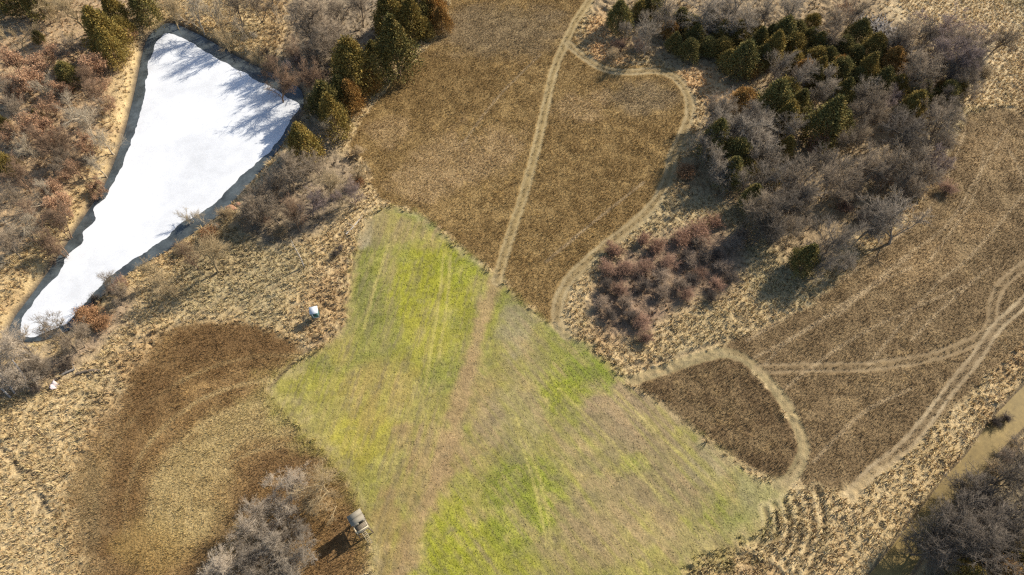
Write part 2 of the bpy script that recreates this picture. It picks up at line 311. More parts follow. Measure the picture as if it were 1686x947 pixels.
GREENS = [((690,470,95,95),(.275,.285,.032),.9),((600,720,75,48),(.31,.285,.04),.6),((520,630,70,30),(.255,.25,.045),.7),((770,920,140,65),(.25,.265,.035),.8),((880,830,90,80),(.19,.235,.03),.8),((930,650,60,40),(.25,.285,.03),.85),((960,600,60,40),(.20,.25,.035),.8),((700,560,80,60),(.285,.275,.045),.7),((800,530,40,40),(.24,.25,.05),.5),((610,490,36,60),(.15,.165,.05),.8),((560,580,30,40),(.31,.27,.07),.6),((740,880,60,90),(.25,.275,.025),.7),((1100,820,40,20),(.20,.245,.04),.7),((760,440,40,30),(.24,.275,.03),.7),((1060,760,40,30),(.21,.25,.04),.6),((980,800,30,40),(.20,.24,.035),.6),((1010,640,30,30),(.2,.25,.04),.7)]
WORN = [((680,382,55,26),(.33,.26,.125),.7),((600,384,20,30),(.40,.37,.28),.85),((640,440,24,50),(.27,.225,.11),.55),((620,640,70,60),(.33,.26,.09),.55),((780,650,40,90),(.31,.235,.115),.55),((720,740,80,55),(.30,.23,.11),.75),((690,800,60,60),(.29,.22,.10),.6),((860,690,50,60),(.25,.22,.12),.6),((1040,680,120,64),(.265,.21,.122),.95),((1130,790,120,86),(.25,.205,.108),.8),((1000,830,90,70),(.245,.20,.105),.75),((880,600,50,60),(.265,.22,.115),.5),((1000,900,120,40),(.26,.21,.105),.6),((960,740,60,60),(.24,.215,.10),.5),((1080,880,160,50),(.28,.225,.115),.65),((850,540,36,50),(.26,.235,.14),.7),((1180,760,60,50),(.31,.275,.15),.7),((640,900,30,110),(.27,.20,.09),.7),((800,700,26,40),(.27,.22,.13),.5),((640,380,70,40),(.26,.22,.10),.6)]
for a, colr, s_ in GREENS: cg = mixc(cg, colr, patch(*a, .9)*s_)
for a, colr, s_ in WORN: cg = mixc(cg, colr, np.clip(patch(*a, 1.0)*s_*(.55+.9*streak), 0, 1))
cg = mixc(cg, (.31, .235, .12), ss(.50, .76, streak*.6+n2*.4)*.58*(.5+.5*row)); cg = mixc(cg, (.16, .15, .07), ss(.62, .85, nA)*.4); cg = mixc(cg, (.15, .13, .075), ss(.58, .8, vn(u1/4, v1/.22, 75)*row+vn(u2/4, v2/.25, 76)*(1-row))*.45); cg = mixc(cg, (.30, .30, .055), ss(.56, .8, 1-streak)*.3)
cg = mixc(cg, (.30, .22, .115), (1-ss(.3, 1.9, d_pg+J*1.3))*.8); 
for q in faint_g: cg = mixc(cg, (.40, .36, .12), (1-ss(.1, .32, line_d(P, q, 2)+J2*.25))*.55)
cg = mixc(cg, (.13, .165, .045), (1-ss(.2, 1.6, -d_g))*ss(.3, .6, n2)*np.where((px > 650) & (py < 620), .8, .15))
cg = mixc(cg, (.26, .255, .115), patch(1270,810,70,70)*.7); cg = mixc(cg, (.225, .235, .085), patch(1230,870,60,30)*.5); cg[:] = cg*np.array([.98, .905, .86])*(.80+.4*n2)[:, None]; cg = mixc(cg, (.17, .14, .075), ss(.60, .85, nB)*.35)
C = C*(1-w_g[:, None]) + cg*w_g[:, None]
# tracks: two wheel ruts with a grassy crown
on_track = np.zeros(len(P), int); in_rut = np.zeros(len(P), bool)
for k, (d, hw, rut, c_r, c_m, fade) in enumerate(((d_tm, .95, .58, (.37,.285,.15), (.235,.175,.08), .85), (d_tl, 1.05, .62, (.345,.27,.15), (.235,.178,.09), .8), (d_td, .85, .52, (.245,.20,.10), (.175,.138,.066), .6), (d_tu, .85, .6, (.32,.24,.14), (.19,.135,.07), .5), (d_tw, .9, .6, (.40,.31,.185), (.19,.135,.072), .85))):
    dd = d + J2*.35 + J*.12
    if k == 4: fade = fade*(1-.75*ss(740, 830, py))
    edge = 1-ss(hw*.8, hw*1.12, dd); C = mixc(C, c_m, edge*fade*.85)
    C = mixc(C, c_r, (1-ss(.12, .36, np.abs(dd-rut)))*fade*np.clip(.35+.9*n2*vn(P[:, 0]/3, P[:, 1]/3, 91+k), .1, 1)); Z -= .04*(1-ss(.2, .5, np.abs(dd-rut)))
    on_track = np.where(dd < hw*1.02, k+1, on_track); in_rut |= (np.abs(dd-rut) < .30) & (d < hw)
for q in faint: C = mixc(C, (.34, .25, .14), (1-ss(.1, .38, line_d(P, q, 2)+J2*.3))*.72*(w_fr+w_fc))
for q in ruts:
    d = line_d(P, q, 2); C = mixc(C, (.20,.15,.075), (1-ss(.1, .4, d+J2*.2))*.75); Z -= .20*(1-ss(.15, .5, d)); C = mixc(C, (.46,.36,.19), (1-ss(.1, .4, np.abs(d-.7)+J2*.2))*.4)
d_trail_shadow = np.full(len(P), 99.)
for q in trails_snag_shadow:
    d = line_d(P, q, 2); d_trail_shadow = np.minimum(d_trail_shadow, d); C = mixc(C, (.17,.125,.075), (1-ss(.1, .4, d+J2*.3))*.6); Z -= .2*(1-ss(.15, .45, d))  # darkens and sinks the trails and the painted snag shadow alike
C = np.clip(C, .01, .9)

idx = np.arange(NX*NY).reshape(NY, NX)
Q = np.stack([idx[:-1, :-1], idx[:-1, 1:], idx[1:, 1:], idx[1:, :-1]], -1).reshape(-1, 4)
def fc(a): return a[Q].mean(1)
kind_v = np.zeros(len(P), int)
reg = np.zeros(len(Q), int)
for k, d in ((1, d_fc), (2, d_fr), (3, d_fl), (4, d_fs), (5, d_g)): reg[fc(d) < 0] = k
tr = on_track[Q]; trm = (tr > 0).sum(1) >= 2; reg[trm] = 5 + tr.max(1)[trm]
VV = np.column_stack([P, Z])
def sheet(name, k, m, label, cat):
    F = Q[reg == k]
    if not len(F): return
    u, inv = np.unique(F, return_inverse=True)
    o = obj(name, new_mesh(name, VV[u], [inv.reshape(-1, 4)], C[u], [m], smooth_=True))
    tag(o, label, cat, kind='structure'); return o
sheet('ground', 0, M_ground, 'tan ground of dead tussock grass and leaf litter reaching the horizon', 'ground')
sheet('brown_field', 1, M_ground, 'brown weedy field split by the two-rut track at the top', 'field')
sheet('brown_field', 2, M_ground, 'wide brown field sloping along the right side above the creek', 'field')
sheet('brown_field', 3, M_ground, 'dark curved brown field around the grey thicket at lower left', 'field')
sheet('brown_field', 4, M_ground, 'small brown field inside the D-shaped track bend', 'field')
sheet('green_field', 5, M_plot, 'bright green sown food plot with worn tan patches in the middle', 'field')
sheet('dirt_track', 6, M_track, 'straight two-rut track running down through the brown field to the green plot', 'track')
sheet('dirt_track', 7, M_track, 'pale curving track around the right edge of the middle brown field', 'track')
sheet('dirt_track', 8, M_track, 'greenish track bending around the small brown field', 'track')
sheet('dirt_track', 9, M_track, 'faint double wheel track crossing the right brown field from its edge', 'track')
sheet('dirt_track', 10, M_track, 'pale double wheel track running along the creek side of the right field', 'track')

def flat(name, outline, z, thick, m, jit=0.0, seed=1):
    O = outline.copy()
    if jit:
        O = smooth(O, True, 6); s = np.arange(len(O)); nrm = np.roll(O, -1, 0) - np.roll(O, 1, 0)
        nrm = np.stack([nrm[:, 1], -nrm[:, 0]], 1); nrm /= np.linalg.norm(nrm, axis=1)[:, None] + 1e-9
        O = O + nrm * ((fbm(O[:, 0]/2.6, O[:, 1]/2.6, seed, 4) - .5) * 2 * jit)[:, None]
    n = len(O); V = np.concatenate([np.column_stack([O, np.full(n, z)]), np.column_stack([O, np.full(n, z-thick)])])
    me = bpy.data.meshes.new(name); i = list(range(n))
    me.from_pydata([tuple(v) for v in V], [], [i] + [(a, (a+1) % n + n*0, (a+1) % n + n, a+n) for a in i]); me.materials.append(m); me.update()
    return obj(name, me)
o = flat('pond_water', poly(pond_px, POND_Z, 3) * 1.0, POND_Z-.06, .3, M_water); tag(o, 'dark thawed water rim around the white pond ice', 'pond', kind='structure')
o = flat('pond_ice', ICE, POND_Z, .05, M_ice, .62, 5); tag(o, 'white snow-covered ice sheet on the pond at upper left', 'ice', kind='structure')
o = flat('creek', CREEK, CREEK_Z, .2, M_mud); tag(o, 'smooth tan muddy creek in the lower right corner', 'creek', kind='structure')

# ------------------------------------------------------------------ grass, stalks: stuff
def grid_pick(X, Y):
    return np.clip(np.searchsorted(gy, Y), 1, NY-1)*NX + np.clip(np.searchsorted(gx, X), 1, NX-1)
def scatter(step, seed):
    rng = np.random.default_rng(seed)
    X, Y = np.meshgrid(np.arange(-132, 132, step), np.arange(-9, 149, step))
    X = X.ravel() + rng.uniform(-.5, .5, X.size)*step; Y = Y.ravel() + rng.uniform(-.5, .5, Y.size)*step
    a, b, _ = PX(X, Y); m = (a > -300) & (a < 1986) & (b > -100) & (b < 1200)
    return X[m], Y[m], rng
def blades(name, X, Y, rng, nb, h, w, lean, bright, label, cat, wind=(0, 0), hv=0.0, sp=None):
    n = len(X)
    if not n: return
    i = grid_pick(X, Y); z0 = Z[i]; c0 = C[i]
    hh = h*rng.uniform(.65, 1.3, n)*(1+hv*(fbm(X/1.3, Y/1.3, 95, 2)-.5)*2)
    X = np.repeat(X, nb); Y = np.repeat(Y, nb); z0 = np.repeat(z0, nb); c0 = np.repeat(c0, nb, 0); hh = np.repeat(hh, nb)*rng.uniform(.7, 1.2, n*nb)
    a = rng.uniform(0, 2*math.pi, n*nb); ln = lean*rng.uniform(.3, 1.2, n*nb)
    dx = np.cos(a)*ln*hh + wind[0]*hh; dy = np.sin(a)*ln*hh + wind[1]*hh
    b = rng.uniform(0, 2*math.pi, n*nb); ww = w*rng.uniform(.6, 1.4, n*nb)/2; wx = np.cos(b)*ww; wy = np.sin(b)*ww
    sp = (.12*h if sp is None else sp)*rng.uniform(.3, 1.3, n*nb); ox = np.cos(a)*sp; oy = np.sin(a)*sp
    base = np.stack([X+ox, Y+oy, z0-.06], -1); wv = np.stack([wx, wy, np.zeros_like(wx)], -1)
    mid = base + np.stack([dx*.35, dy*.35, hh*.65+.06], -1); tip = base + np.stack([dx, dy, hh*np.clip(1-ln*.45, .2, 1)+.06], -1)
    V = np.stack([base-wv, base+wv, mid-wv*.8, mid+wv*.8, tip], 1).reshape(-1, 3)
    k = np.arange(n*nb)*5; Fq = np.stack([k, k+1, k+3, k+2], -1); Ft = np.stack([k+2, k+3, k+4], -1)
    cc = c0*bright*rng.uniform(.78, 1.24, (n*nb, 1))*rng.uniform(.95, 1.05, (n*nb, 3)); cc = np.repeat(np.clip(cc, .01, .8), 5, 0)
    o = obj(name, new_mesh(name, V, [Fq, Ft], cc, [M_blade])); tag(o, label, cat, kind='stuff'); return o
def sel(X, Y, m): return X[m], Y[m]
# tussock grass
X, Y, rng = scatter(.62, 101); i = grid_pick(X, Y)
ok = (inside_f[i] > .1) & (d_g[i] > .1) & (d_pond[i] > .7) & (d_creek[i] > .35) & (on_track[i] == 0) & (d_trail_shadow[i] > .3)
wd = np.min([d_woods[k][i] for k in woods], 0); ok &= (wd > 0) | (rng.random(len(X)) < .30)
Xa, Ya = sel(X, Y, ok)
blades('dry_grass', Xa, Ya, rng, 14, .54, .075, .85, 1.22, 'tan dead tussock grass matted over the open ground', 'grass', wind=(-.18, -.14), hv=.85, sp=.11)
# brown stalks
X, Y, rng = scatter(.30, 102); i = grid_pick(X, Y); free = ~in_rut[i] & ((on_track[i] == 0) | (rng.random(len(X)) < np.where(on_track[i] >= 4, .8, .30)))
for d, nm, lb in ((d_fc, 'field_stalks', 'brown dead weed stalks standing in the upper middle field'), (d_fr, 'field_stalks', 'brown dead weed stalks standing in the right field'), (d_fl, 'field_stalks', 'dark brown weed stalks in the curved lower left field'), (d_fs, 'field_stalks', 'brown weed stalks inside the D-shaped track bend')):
    Xa, Ya = sel(X, Y, (d[i] < .1) & free); blades(nm, Xa, Ya, rng, 6, .20 if d is d_fr else .25, .05, .7, 1.2, lb, 'stalks', hv=.8, sp=.14)
X, Y, rng = scatter(.42, 103); i = grid_pick(X, Y); g = C[i][:, 1] > C[i][:, 0]*.93
Xa, Ya = sel(X, Y, (d_g[i] < -.1) & (g | (rng.random(len(X)) < .35)))
blades('green_grass', Xa, Ya, rng, 6, .08, .075, 1.2, 1.18, 'short green winter grass of the sown plot', 'grass', sp=.17)

# ------------------------------------------------------------------ tree prototypes
def unit(v): return v / (np.linalg.norm(v, axis=-1, keepdims=True) + 1e-9)
def grow(rng, levels, stems, h):
    '''levels: per level (children, length, spread, upward pull, base radius, points); returns per-level (P,R) with total height h'''
    out = []
    nS = stems
    az = rng.uniform(0, 2*math.pi, nS); tilt = rng.uniform(.0, .12, nS) if nS == 1 else rng.uniform(.12, .45, nS)
    d = np.stack([np.cos(az)*tilt, np.sin(az)*tilt, np.ones(nS)], 1); d = unit(d)
    p0 = np.stack([np.cos(az)*.03*(nS > 1), np.sin(az)*.03*(nS > 1), np.full(nS, -.03)], 1)
    prevP = None
    for lv, (nc, L, spread, up, r, k) in enumerate(levels):
        if lv:
            n = len(prevP)
            t = rng.uniform(.25 if lv > 1 else .28, 1, (n, nc)); t[:, 0] = 1
            kk = prevP.shape[1]-1; f = t*kk; i0 = np.minimum(f.astype(int), kk-1); fr = (f-i0)[..., None]
            ar = np.arange(n)[:, None]
            p0 = (prevP[ar, i0]*(1-fr) + prevP[ar, i0+1]*fr).reshape(-1, 3)
            pd = unit(prevP[ar, i0+1]-prevP[ar, i0]).reshape(-1, 3)
            d = unit(pd + rng.normal(size=pd.shape)*spread + np.array([0, 0, up]))
            Ls = L*rng.uniform(.55, 1.25, len(p0))*(1.12-.35*t.reshape(-1))
        else: Ls = L*rng.uniform(.85, 1.1, len(p0))
        s = np.linspace(0, 1, k); bend = rng.normal(size=p0.shape)*.16
        Pn = p0[:, None] + d[:, None]*(s[None, :, None]*Ls[:, None, None]) + (bend[:, None]+np.array([0, 0, .10*up]))*(s**2)[None, :, None]*Ls[:, None, None]
        if k > 3: Pn[:, 1:] += rng.normal(size=Pn[:, 1:].shape)*.02*L
        rr = r*rng.uniform(.75, 1.2, len(p0))
        out.append((Pn, rr[:, None]*np.linspace(1, .42, k)[None])); prevP = Pn
    top = max(o[0][..., 2].max() for o in out)
    return [(Pn*(h/top), R) for Pn, R in out]
def center_xy(lv):
    allP = lv[-1][0].reshape(-1, 3); return allP[:, :2].mean(0), np.percentile(np.hypot(allP[:, 0]-allP[:, 0].mean(), allP[:, 1]-allP[:, 1].mean()), 93)
def join(parts):
    V = []; F = []; n = 0
    for v, f in parts: V.append(v); F.append(f+n); n += len(v)
    return np.concatenate(V), np.concatenate(F)
def twig_ribbons(P, R, rng):
    'finest twigs: slim three-sided spikes'
    p0, p1 = P[:, 0], P[:, -1]; d = unit(p1-p0); u = unit(np.cross(d, rng.normal(size=d.shape))); v = np.cross(d, u); r = R[:, :1]
    a = [p0 + r*(math.cos(t)*u + math.sin(t)*v) for t in (0, 2.1, 4.2)]
    V = np.stack(a+[p1], 1).reshape(-1, 3); k = np.arange(len(P))*4
    return V, np.concatenate([np.stack([k, k+1, k+3], -1), np.stack([k+1, k+2, k+3], -1), np.stack([k+2, k, k+3], -1)])
def leaf_quads(C0, size, rng, out=None, asp=.6):
    n = len(C0); a = unit(rng.normal(size=(n, 3)) + (0 if out is None else out*1.3)); b = unit(np.cross(a, rng.normal(size=(n, 3))))
    s = (size*rng.uniform(.6, 1.4, n))[:, None]
    V = np.stack([C0, C0+a*s*.5+b*s*asp*.5, C0+a*s, C0+a*s*.5-b*s*asp*.5], 1).reshape(-1, 3); k = np.arange(n)*4
    return V, np.stack([k, k+1, k+2, k+3], -1)
BARK = {'grey': ((.30,.232,.16), (.225,.178,.127)), 'pale': ((.46,.38,.27), (.37,.31,.22)), 'brown': ((.27,.175,.11), (.21,.14,.09)), 'plum': ((.26,.195,.165), (.20,.155,.14)), 'blond': ((.40,.30,.165), (.31,.235,.135)), 'silver': ((.47,.385,.285), (.39,.32,.24)), 'dusk': ((.185,.150,.112), (.14,.115,.09)), 'ash': ((.29,.24,.18), (.22,.182,.14))}
M_bark = {k: mat('bark_'+k, a, hue2=b, rnd=.12) for k, (a, b) in BARK.items()}
M_leaf = mat('rust_leaves', attr=True, rnd=.14)
M_wood_grey = mat('weathered_bark', (.23, .205, .18), noise=((6, .8, 1.2),))
def bare_proto(seed, stems, h=8.0, spread=.55, dens=1.0):
    rng = np.random.default_rng(seed)
    n4 = max(3, int(6*dens))
    lv = grow(rng, [(1, .62 if stems == 1 else .8, 0, 0, .17 if stems == 1 else .10, 6), (10 if stems == 1 else 5, .50, spread, .28, .066, 5), (8, .27, spread*.95, .18, .026, 4), (7, .16, spread*1.05, .10, .014, 3), (n4, .105, spread*1.15, .08, .0095, 2)], stems, h)
    c, r = center_xy(lv)
    Vt, Ft = join([tubes(*lv[0], 7, rng), tubes(*lv[1], 5, rng)])
    a, b = tubes(*lv[2], 4, rng); a2, b2 = tubes(*lv[3], 3, rng); a3, f3 = twig_ribbons(lv[4][0], lv[4][1]*1.15, rng)
    V4, F4 = join([(a, b), (a2, b2)]); Vc = np.concatenate([V4, a3]); return dict(trunk=(Vt, Ft), crown=(Vc, F4, f3+len(V4)), c=c, r=r, h=h, tips=lv[4][0][:, -1])
def mesh_pair(pr, m):
    t = new_mesh('trunk', pr['trunk'][0], [pr['trunk'][1]], mats=[m], smooth_=True)
    c = new_mesh('crown', pr['crown'][0], [pr['crown'][1], pr['crown'][2]], mats=[m]); return t, c
PROTO = {}
def add_proto(key, root): PROTO.setdefault(key, []).append(root)
bare_shapes = [bare_proto(s, st_, 8, sp, de) for s, st_, sp, de in ((1,1,.55,1), (2,1,.62,1.2), (3,3,.5,1.2), (4,4,.58,1), (5,1,.5,.8), (6,2,.6,1.2))]
def proto_tree(name, t, c, pr):
    e = bpy.data.objects.new(name, None); a = bpy.data.objects.new('trunk', t); b = bpy.data.objects.new('crown', c); a.parent = e; b.parent = e
    return dict(e=e, ch=[a, b], r=pr['r'], h=pr['h'], c=pr['c'])
sparse_shapes = [bare_proto(s, st_, 8, sp, de) for s, st_, sp, de in ((11,1,.5,.5), (12,3,.48,.5), (13,1,.58,.55), (14,2,.5,.6))]
for colr in BARK:
    for pr in (sparse_shapes if colr in ('blond', 'pale') else bare_shapes):
        t, c = mesh_pair(pr, M_bark[colr]); add_proto(colr, proto_tree('bare_tree', t, c, pr))
# oaks that keep their rusty leaves
for s in (21, 22, 23):
    pr = bare_proto(s, 1 if s != 22 else 3, 7, .62, .9); rng = np.random.default_rng(s)
    tips = pr['tips']; q = tips[rng.random(len(tips)) < .85]; q = np.repeat(q, 2, 0) + rng.normal(size=(len(q)*2, 3))*.10
    lump = vn(q[:, 0]*.9+s, q[:, 1]*.9+q[:, 2]*.7, s); q = q[lump > .30]
    Vl, Fl = leaf_quads(q, .17, rng)
    cl = np.array([.47, .285, .165])*rng.uniform(.65, 1.35, (len(q), 1)); m_ = rng.random(len(q)) < .3; cl[m_] = np.array([.33, .175, .10])*rng.uniform(.8, 1.2, (m_.sum(), 1))
    t = new_mesh('trunk', pr['trunk'][0], [pr['trunk'][1]], mats=[M_bark['brown']], smooth_=True)
    Vc, Fc4, Fc3 = pr['crown']; n = len(Vc)
    me = new_mesh('crown', np.concatenate([Vc, Vl]), [Fc4, Fl+n, Fc3], np.concatenate([np.tile((.3, .2, .14), (n, 1)), np.repeat(cl, 4, 0)]), [M_bark['brown'], M_leaf], np.concatenate([np.zeros(len(Fc4)), np.ones(len(Fl)), np.zeros(len(Fc3))]))
    add_proto('oak', proto_tree('oak_tree', t, me, pr))
# red cedars
CED = {'green': ((.075,.080,.030), (.18,.155,.050), (.27,.18,.055)), 'olive': ((.125,.110,.034), (.27,.20,.055), (.37,.235,.062)), 'russet': ((.15,.10,.034), (.33,.185,.055), (.44,.235,.07))}
def cedar(seed, colr, h, r, point):
    rng = np.random.default_rng(seed); n = 380
    t = rng.random(n)**.85*.97+.03; prof = (1-t)**point*(.55+.45*np.minimum(1, t/.16)); a = rng.uniform(0, 2*math.pi, n)
    lob = .55+.85*vn(a*1.6+seed, t*4.5, seed)
    rad = r*prof*lob*rng.uniform(.55, 1.05, n)**.6; cz = .25+t*(h-.25)
    cc = np.stack([np.cos(a)*rad, np.sin(a)*rad, cz], 1); outw = unit(np.stack([np.cos(a), np.sin(a), np.full(n, .95)], 1))
    m = 36; big = np.clip(.5*prof+.28, .2, .8)
    pts = np.repeat(cc, m, 0) + rng.normal(size=(n*m, 3))*np.repeat(big, m)[:, None]*np.array([.36, .36, .62])*(r/2.4)
    V, F = leaf_quads(pts, .24, rng, np.repeat(outw, m, 0), .34)
    k0, k1, k2 = (np.array(c) for c in CED[colr])
    mixv = np.repeat(rng.random(n), m)*.65+rng.random(n*m)*.35; cl = np.where(mixv[:, None] < .5, k0+(k1-k0)*mixv[:, None]*2, k1+(k2-k1)*(mixv[:, None]*2-1))
    cl = cl*rng.uniform(.8, 1.2, (n*m, 1))
    tp = np.array([[[0, 0, -.1], [.03, 0, h*.3], [0, .04, h*.65], [0, 0, h*.95]]]); tv, tf = tubes(tp, np.array([[.17, .13, .08, .02]]), 7, rng)
    lim = rng.integers(0, n, 40); P0 = np.stack([0*cz[lim], 0*cz[lim], cz[lim]*.9], 1); LP = np.stack([P0, (P0+cc[lim])/2+np.array([0, 0, .05]), cc[lim]], 1)
    lv_, lf = tubes(LP, np.tile([.035, .025, .01], (40, 1)), 4, rng); tv, tf = join([(tv, tf), (lv_, lf)])
    T = new_mesh('trunk', tv, [tf], mats=[M_bark['brown']], smooth_=True); Cn = new_mesh('crown', V, [F], np.repeat(cl, 4, 0), [M_ced])
    return proto_tree('cedar_tree', T, Cn, dict(r=r*.92, h=h, c=(0, 0)))
M_ced = mat('cedar_foliage', attr=True, rnd=.18, spec=.1)
for colr in CED:
    for s, (h, r, pt) in enumerate(((5.4, 2.6, .62), (6.0, 2.45, .74), (4.7, 2.7, .54), (6.4, 2.35, .88))): add_proto('cedar_'+colr, cedar(40+s, colr, h, r, pt))
# thicket shrubs: one mesh each
SHR = {'red': (.27,.155,.10), 'plum': (.255,.155,.105), 'grey': (.28,.21,.15), 'tan': (.38,.28,.16), 'rust': (.32,.175,.085), 'dark': (.12,.095,.075)}
for colr, bc in SHR.items():
    m = mat('shrub_'+colr, bc, rnd=.2)
    for s in (61, 62, 63):
        rng = np.random.default_rng(s)
        lv = grow(rng, [(1, .55, 0, 0, .022, 4), (5, .45, .5, .2, .014, 3), (6, .30, .65, .1, .009, 3), (6, .2, .8, .05, .007, 2)], 14, 2.2)
        c, r = center_xy(lv); V4, F4 = join([tubes(*lv[0], 4, rng), tubes(*lv[1], 3, rng), tubes(*lv[2], 3, rng)]); v3, f3 = twig_ribbons(*lv[3], rng)
        parts = [F4, f3+len(V4)]; V = np.concatenate([V4, v3]); colA = None; mi = None; mats = [m]
        if colr in ('rust', 'red'):
            tips = lv[3][0][:, -1]; q = tips[rng.random(len(tips)) < (.45 if colr == 'rust' else .12)]; Vl, Fl = leaf_quads(q, .14, rng); n = len(V)
            cl = np.array(bc)*1.1*rng.uniform(.6, 1.3, (len(q), 1)); V = np.concatenate([V, Vl]); colA = np.concatenate([np.tile(bc, (n, 1)), np.repeat(cl, 4, 0)]); parts = [F4, Fl+n, f3+len(V4)]
            mi = np.concatenate([np.zeros(len(F4)), np.ones(len(Fl)), np.zeros(len(f3))]); mats = [m, M_leaf]
        me = new_mesh('shrub', V, parts, colA, mats, mi); PROTO.setdefault('s_'+colr, []).append(dict(e=bpy.data.objects.new('shrub', me), ch=[], r=r, h=2.2, c=c))

# ------------------------------------------------------------------ tree list: crown centre in the photo, crown width there, kind
T = []
def L(kind, txt):
    for w in txt.split():
        a = [float(v) for v in w.split(',')]; T.append((kind, a[0], a[1], a[2]))
# wood left of the pond
L('blond', '20,52,75 110,18,80 75,8,60')
L('cedar_olive', '186,16,44 165,50,62 178,74,44 198,45,40 6,268,40')
L('cedar_green', '232,6,48 8,-8,60 48,-12,50 110,120,42 62,60,20 60,187,18 2,200,22')
L('oak', '85,82,42 15,96,52 60,100,46 148,100,44 40,126,52 100,140,34 75,172,48 175,168,36 45,204,52 70,212,46 12,214,48 140,236,36 112,276,50 84,306,42 92,328,44 104,346,32 20,150,44 208,50,26 150,300,32 165,135,34')
L('grey', '112,80,52 140,122,44 70,140,48 15,142,46 150,148,46 110,156,50 20,176,50 80,230,62 40,242,48 100,262,60 30,288,62 60,322,72 15,332,62 90,352,52 40,372,62 8,392,52 70,392,46 4,424,44 150,180,44 50,350,50')
L('pale', '130,192,72 165,226,50 150,266,38')
# above the pond
L('pale', '318,6,50 352,14,44 400,48,46 456,20,46')
L('grey', '428,4,60 530,42,74 562,14,62 545,70,62 520,86,48 590,8,52 385,8,56 500,26,66')
L('brown', '440,94,48 464,120,52 512,124,48 484,84,42')
L('plum', '488,108,40')
L('blond', '362,52,40 420,86,36 280,4,46')
# cedar row
L('cedar_olive', '640,24,62 676,30,52 580,108,76 546,188,52 498,236,58 700,46,30')
L('cedar_green', '692,8,42 650,76,66 614,86,34 536,164,60 664,4,46 560,150,44')
L('cedar_russet', '712,10,46 726,32,34 606,130,46 576,156,46')
# right bank of the pond
L('pale', '546,150,34 532,212,42 336,362,44 302,346,34')
L('grey', '490,196,32 482,280,62 455,300,50 430,320,52 512,268,44 410,346,44 440,344,48')
L('blond', '546,300,60 590,284,40 350,412,76 268,470,52 216,470,54 246,446,46 560,340,46')
L('plum', '572,318,52 520,330,50')
L('brown', '482,342,52 312,420,44')
L('grey', '178,462,40 196,480,40')
# tail of the pond
L('grey', '86,546,56 112,566,52 60,602,58 130,545,46')
L('silver', '28,578,74 16,618,68 4,560,46 -10,640,60 52,594,44')
# wood at right, cedars
L('cedar_green', '1020,24,48 1072,4,50 1122,30,42 1140,46,36 1112,76,32 1146,66,40 1166,84,40 1226,102,58 1136,88,40 1336,58,32 1390,74,42 1386,116,50 1416,52,46 1276,166,60 1366,196,62 1386,202,42 1330,424,46 1214,252,52 1180,224,50 1206,280,44 1240,322,40 1454,134,46 1560,150,40 1250,66,40 1292,52,56')
L('cedar_olive', '1056,14,36 1190,86,46 1216,62,46 1236,66,42 1276,76,46 1310,72,42 1340,34,32 1346,92,42 1440,76,52 1430,112,46 1366,122,40 1296,192,50 1296,240,32 1276,292,30 1236,276,26 1580,146,32 1505,172,46 1500,185,34')
L('cedar_russet', '1105,56,34 1236,112,36 1326,112,36 1470,100,50 1226,164,46 1385,104,34 1548,146,30')
L('cedar_olive', '1240,52,36 1310,96,34 1296,150,50 1200,104,34 1480,138,40 1190,60,38 1350,112,36')
L('cedar_green', '1176,58,38 1256,92,40 1270,56,36 1312,48,40 1350,68,38 1364,92,38 1408,88,40 1410,128,42 1440,100,38 1344,128,36 1090,30,36 1170,30,34 1316,170,40 1390,150,36 1520,150,34')
L('ash', '1076,30,40 1100,24,50 1160,24,70 1200,20,70 1232,30,60 1036,50,40 1062,60,42 1260,14,52 1300,14,62 1286,106,50 1320,126,60 1360,142,60 1426,146,46 1186,170,46 1196,206,60 1160,236,52 1250,214,82 1240,194,50 1180,260,52 1260,262,60 1270,292,62 1190,286,42 1226,296,42 1225,190,40 1300,214,46')
L('dusk', '1490,226,72 1360,266,72 1530,242,60 1290,332,82 1320,312,62 1270,362,66')
L('grey', '1380,30,52 1410,20,46 1372,56,42 1310,286,72 1430,180,62 1540,182,50 1556,206,60 1390,290,72 1430,270,62 1460,270,56 1520,276,60 1500,300,50 1410,226,62 1440,192,48 1250,346,62 1366,302,62 1400,320,52 1302,372,56')
L('ash', '1466,350,92 1440,372,62 1376,396,82 1342,414,42 1356,436,50 1396,430,46')
L('grey', '1500,52,62 1540,82,62 1512,112,60 1546,120,52 1620,72,42 1525,140,44')
L('dusk', '1590,130,56 1560,170,54 1610,96,52 1490,80,50 1530,56,56 1535,215,50 1570,120,50 1480,200,50 1505,255,54')
L('grey', '1580,78,54 1555,100,52 1478,60,50 1600,150,46 1550,235,50 1450,160,46')
L('plum', '1560,46,82 1600,60,54 1580,100,62 1470,166,50 1546,266,46 1600,100,44 1550,90,60')
L('oak', '1396,10,36 1486,190,36 1350,232,34 1460,292,34')
# thicket beside the stand
L('blond', '522,802,76 546,830,56 510,832,50')
L('silver', '482,794,64 450,818,62 424,846,60 356,936,64 402,874,58 470,846,60 436,878,56')
L('ash', '452,908,60 490,872,54 500,910,50 404,912,52 470,940,54 420,940,50')
# across the creek
L('dusk', '1640,830,112 1602,852,110 1662,782,84 1562,884,96 1622,902,100 1672,872,92 1684,756,64 1542,910,70 1700,820,90 1600,800,60')
L('cedar_olive', '1676,912,60 1600,948,52 1700,940,60'); L('cedar_russet', '1652,942,58')
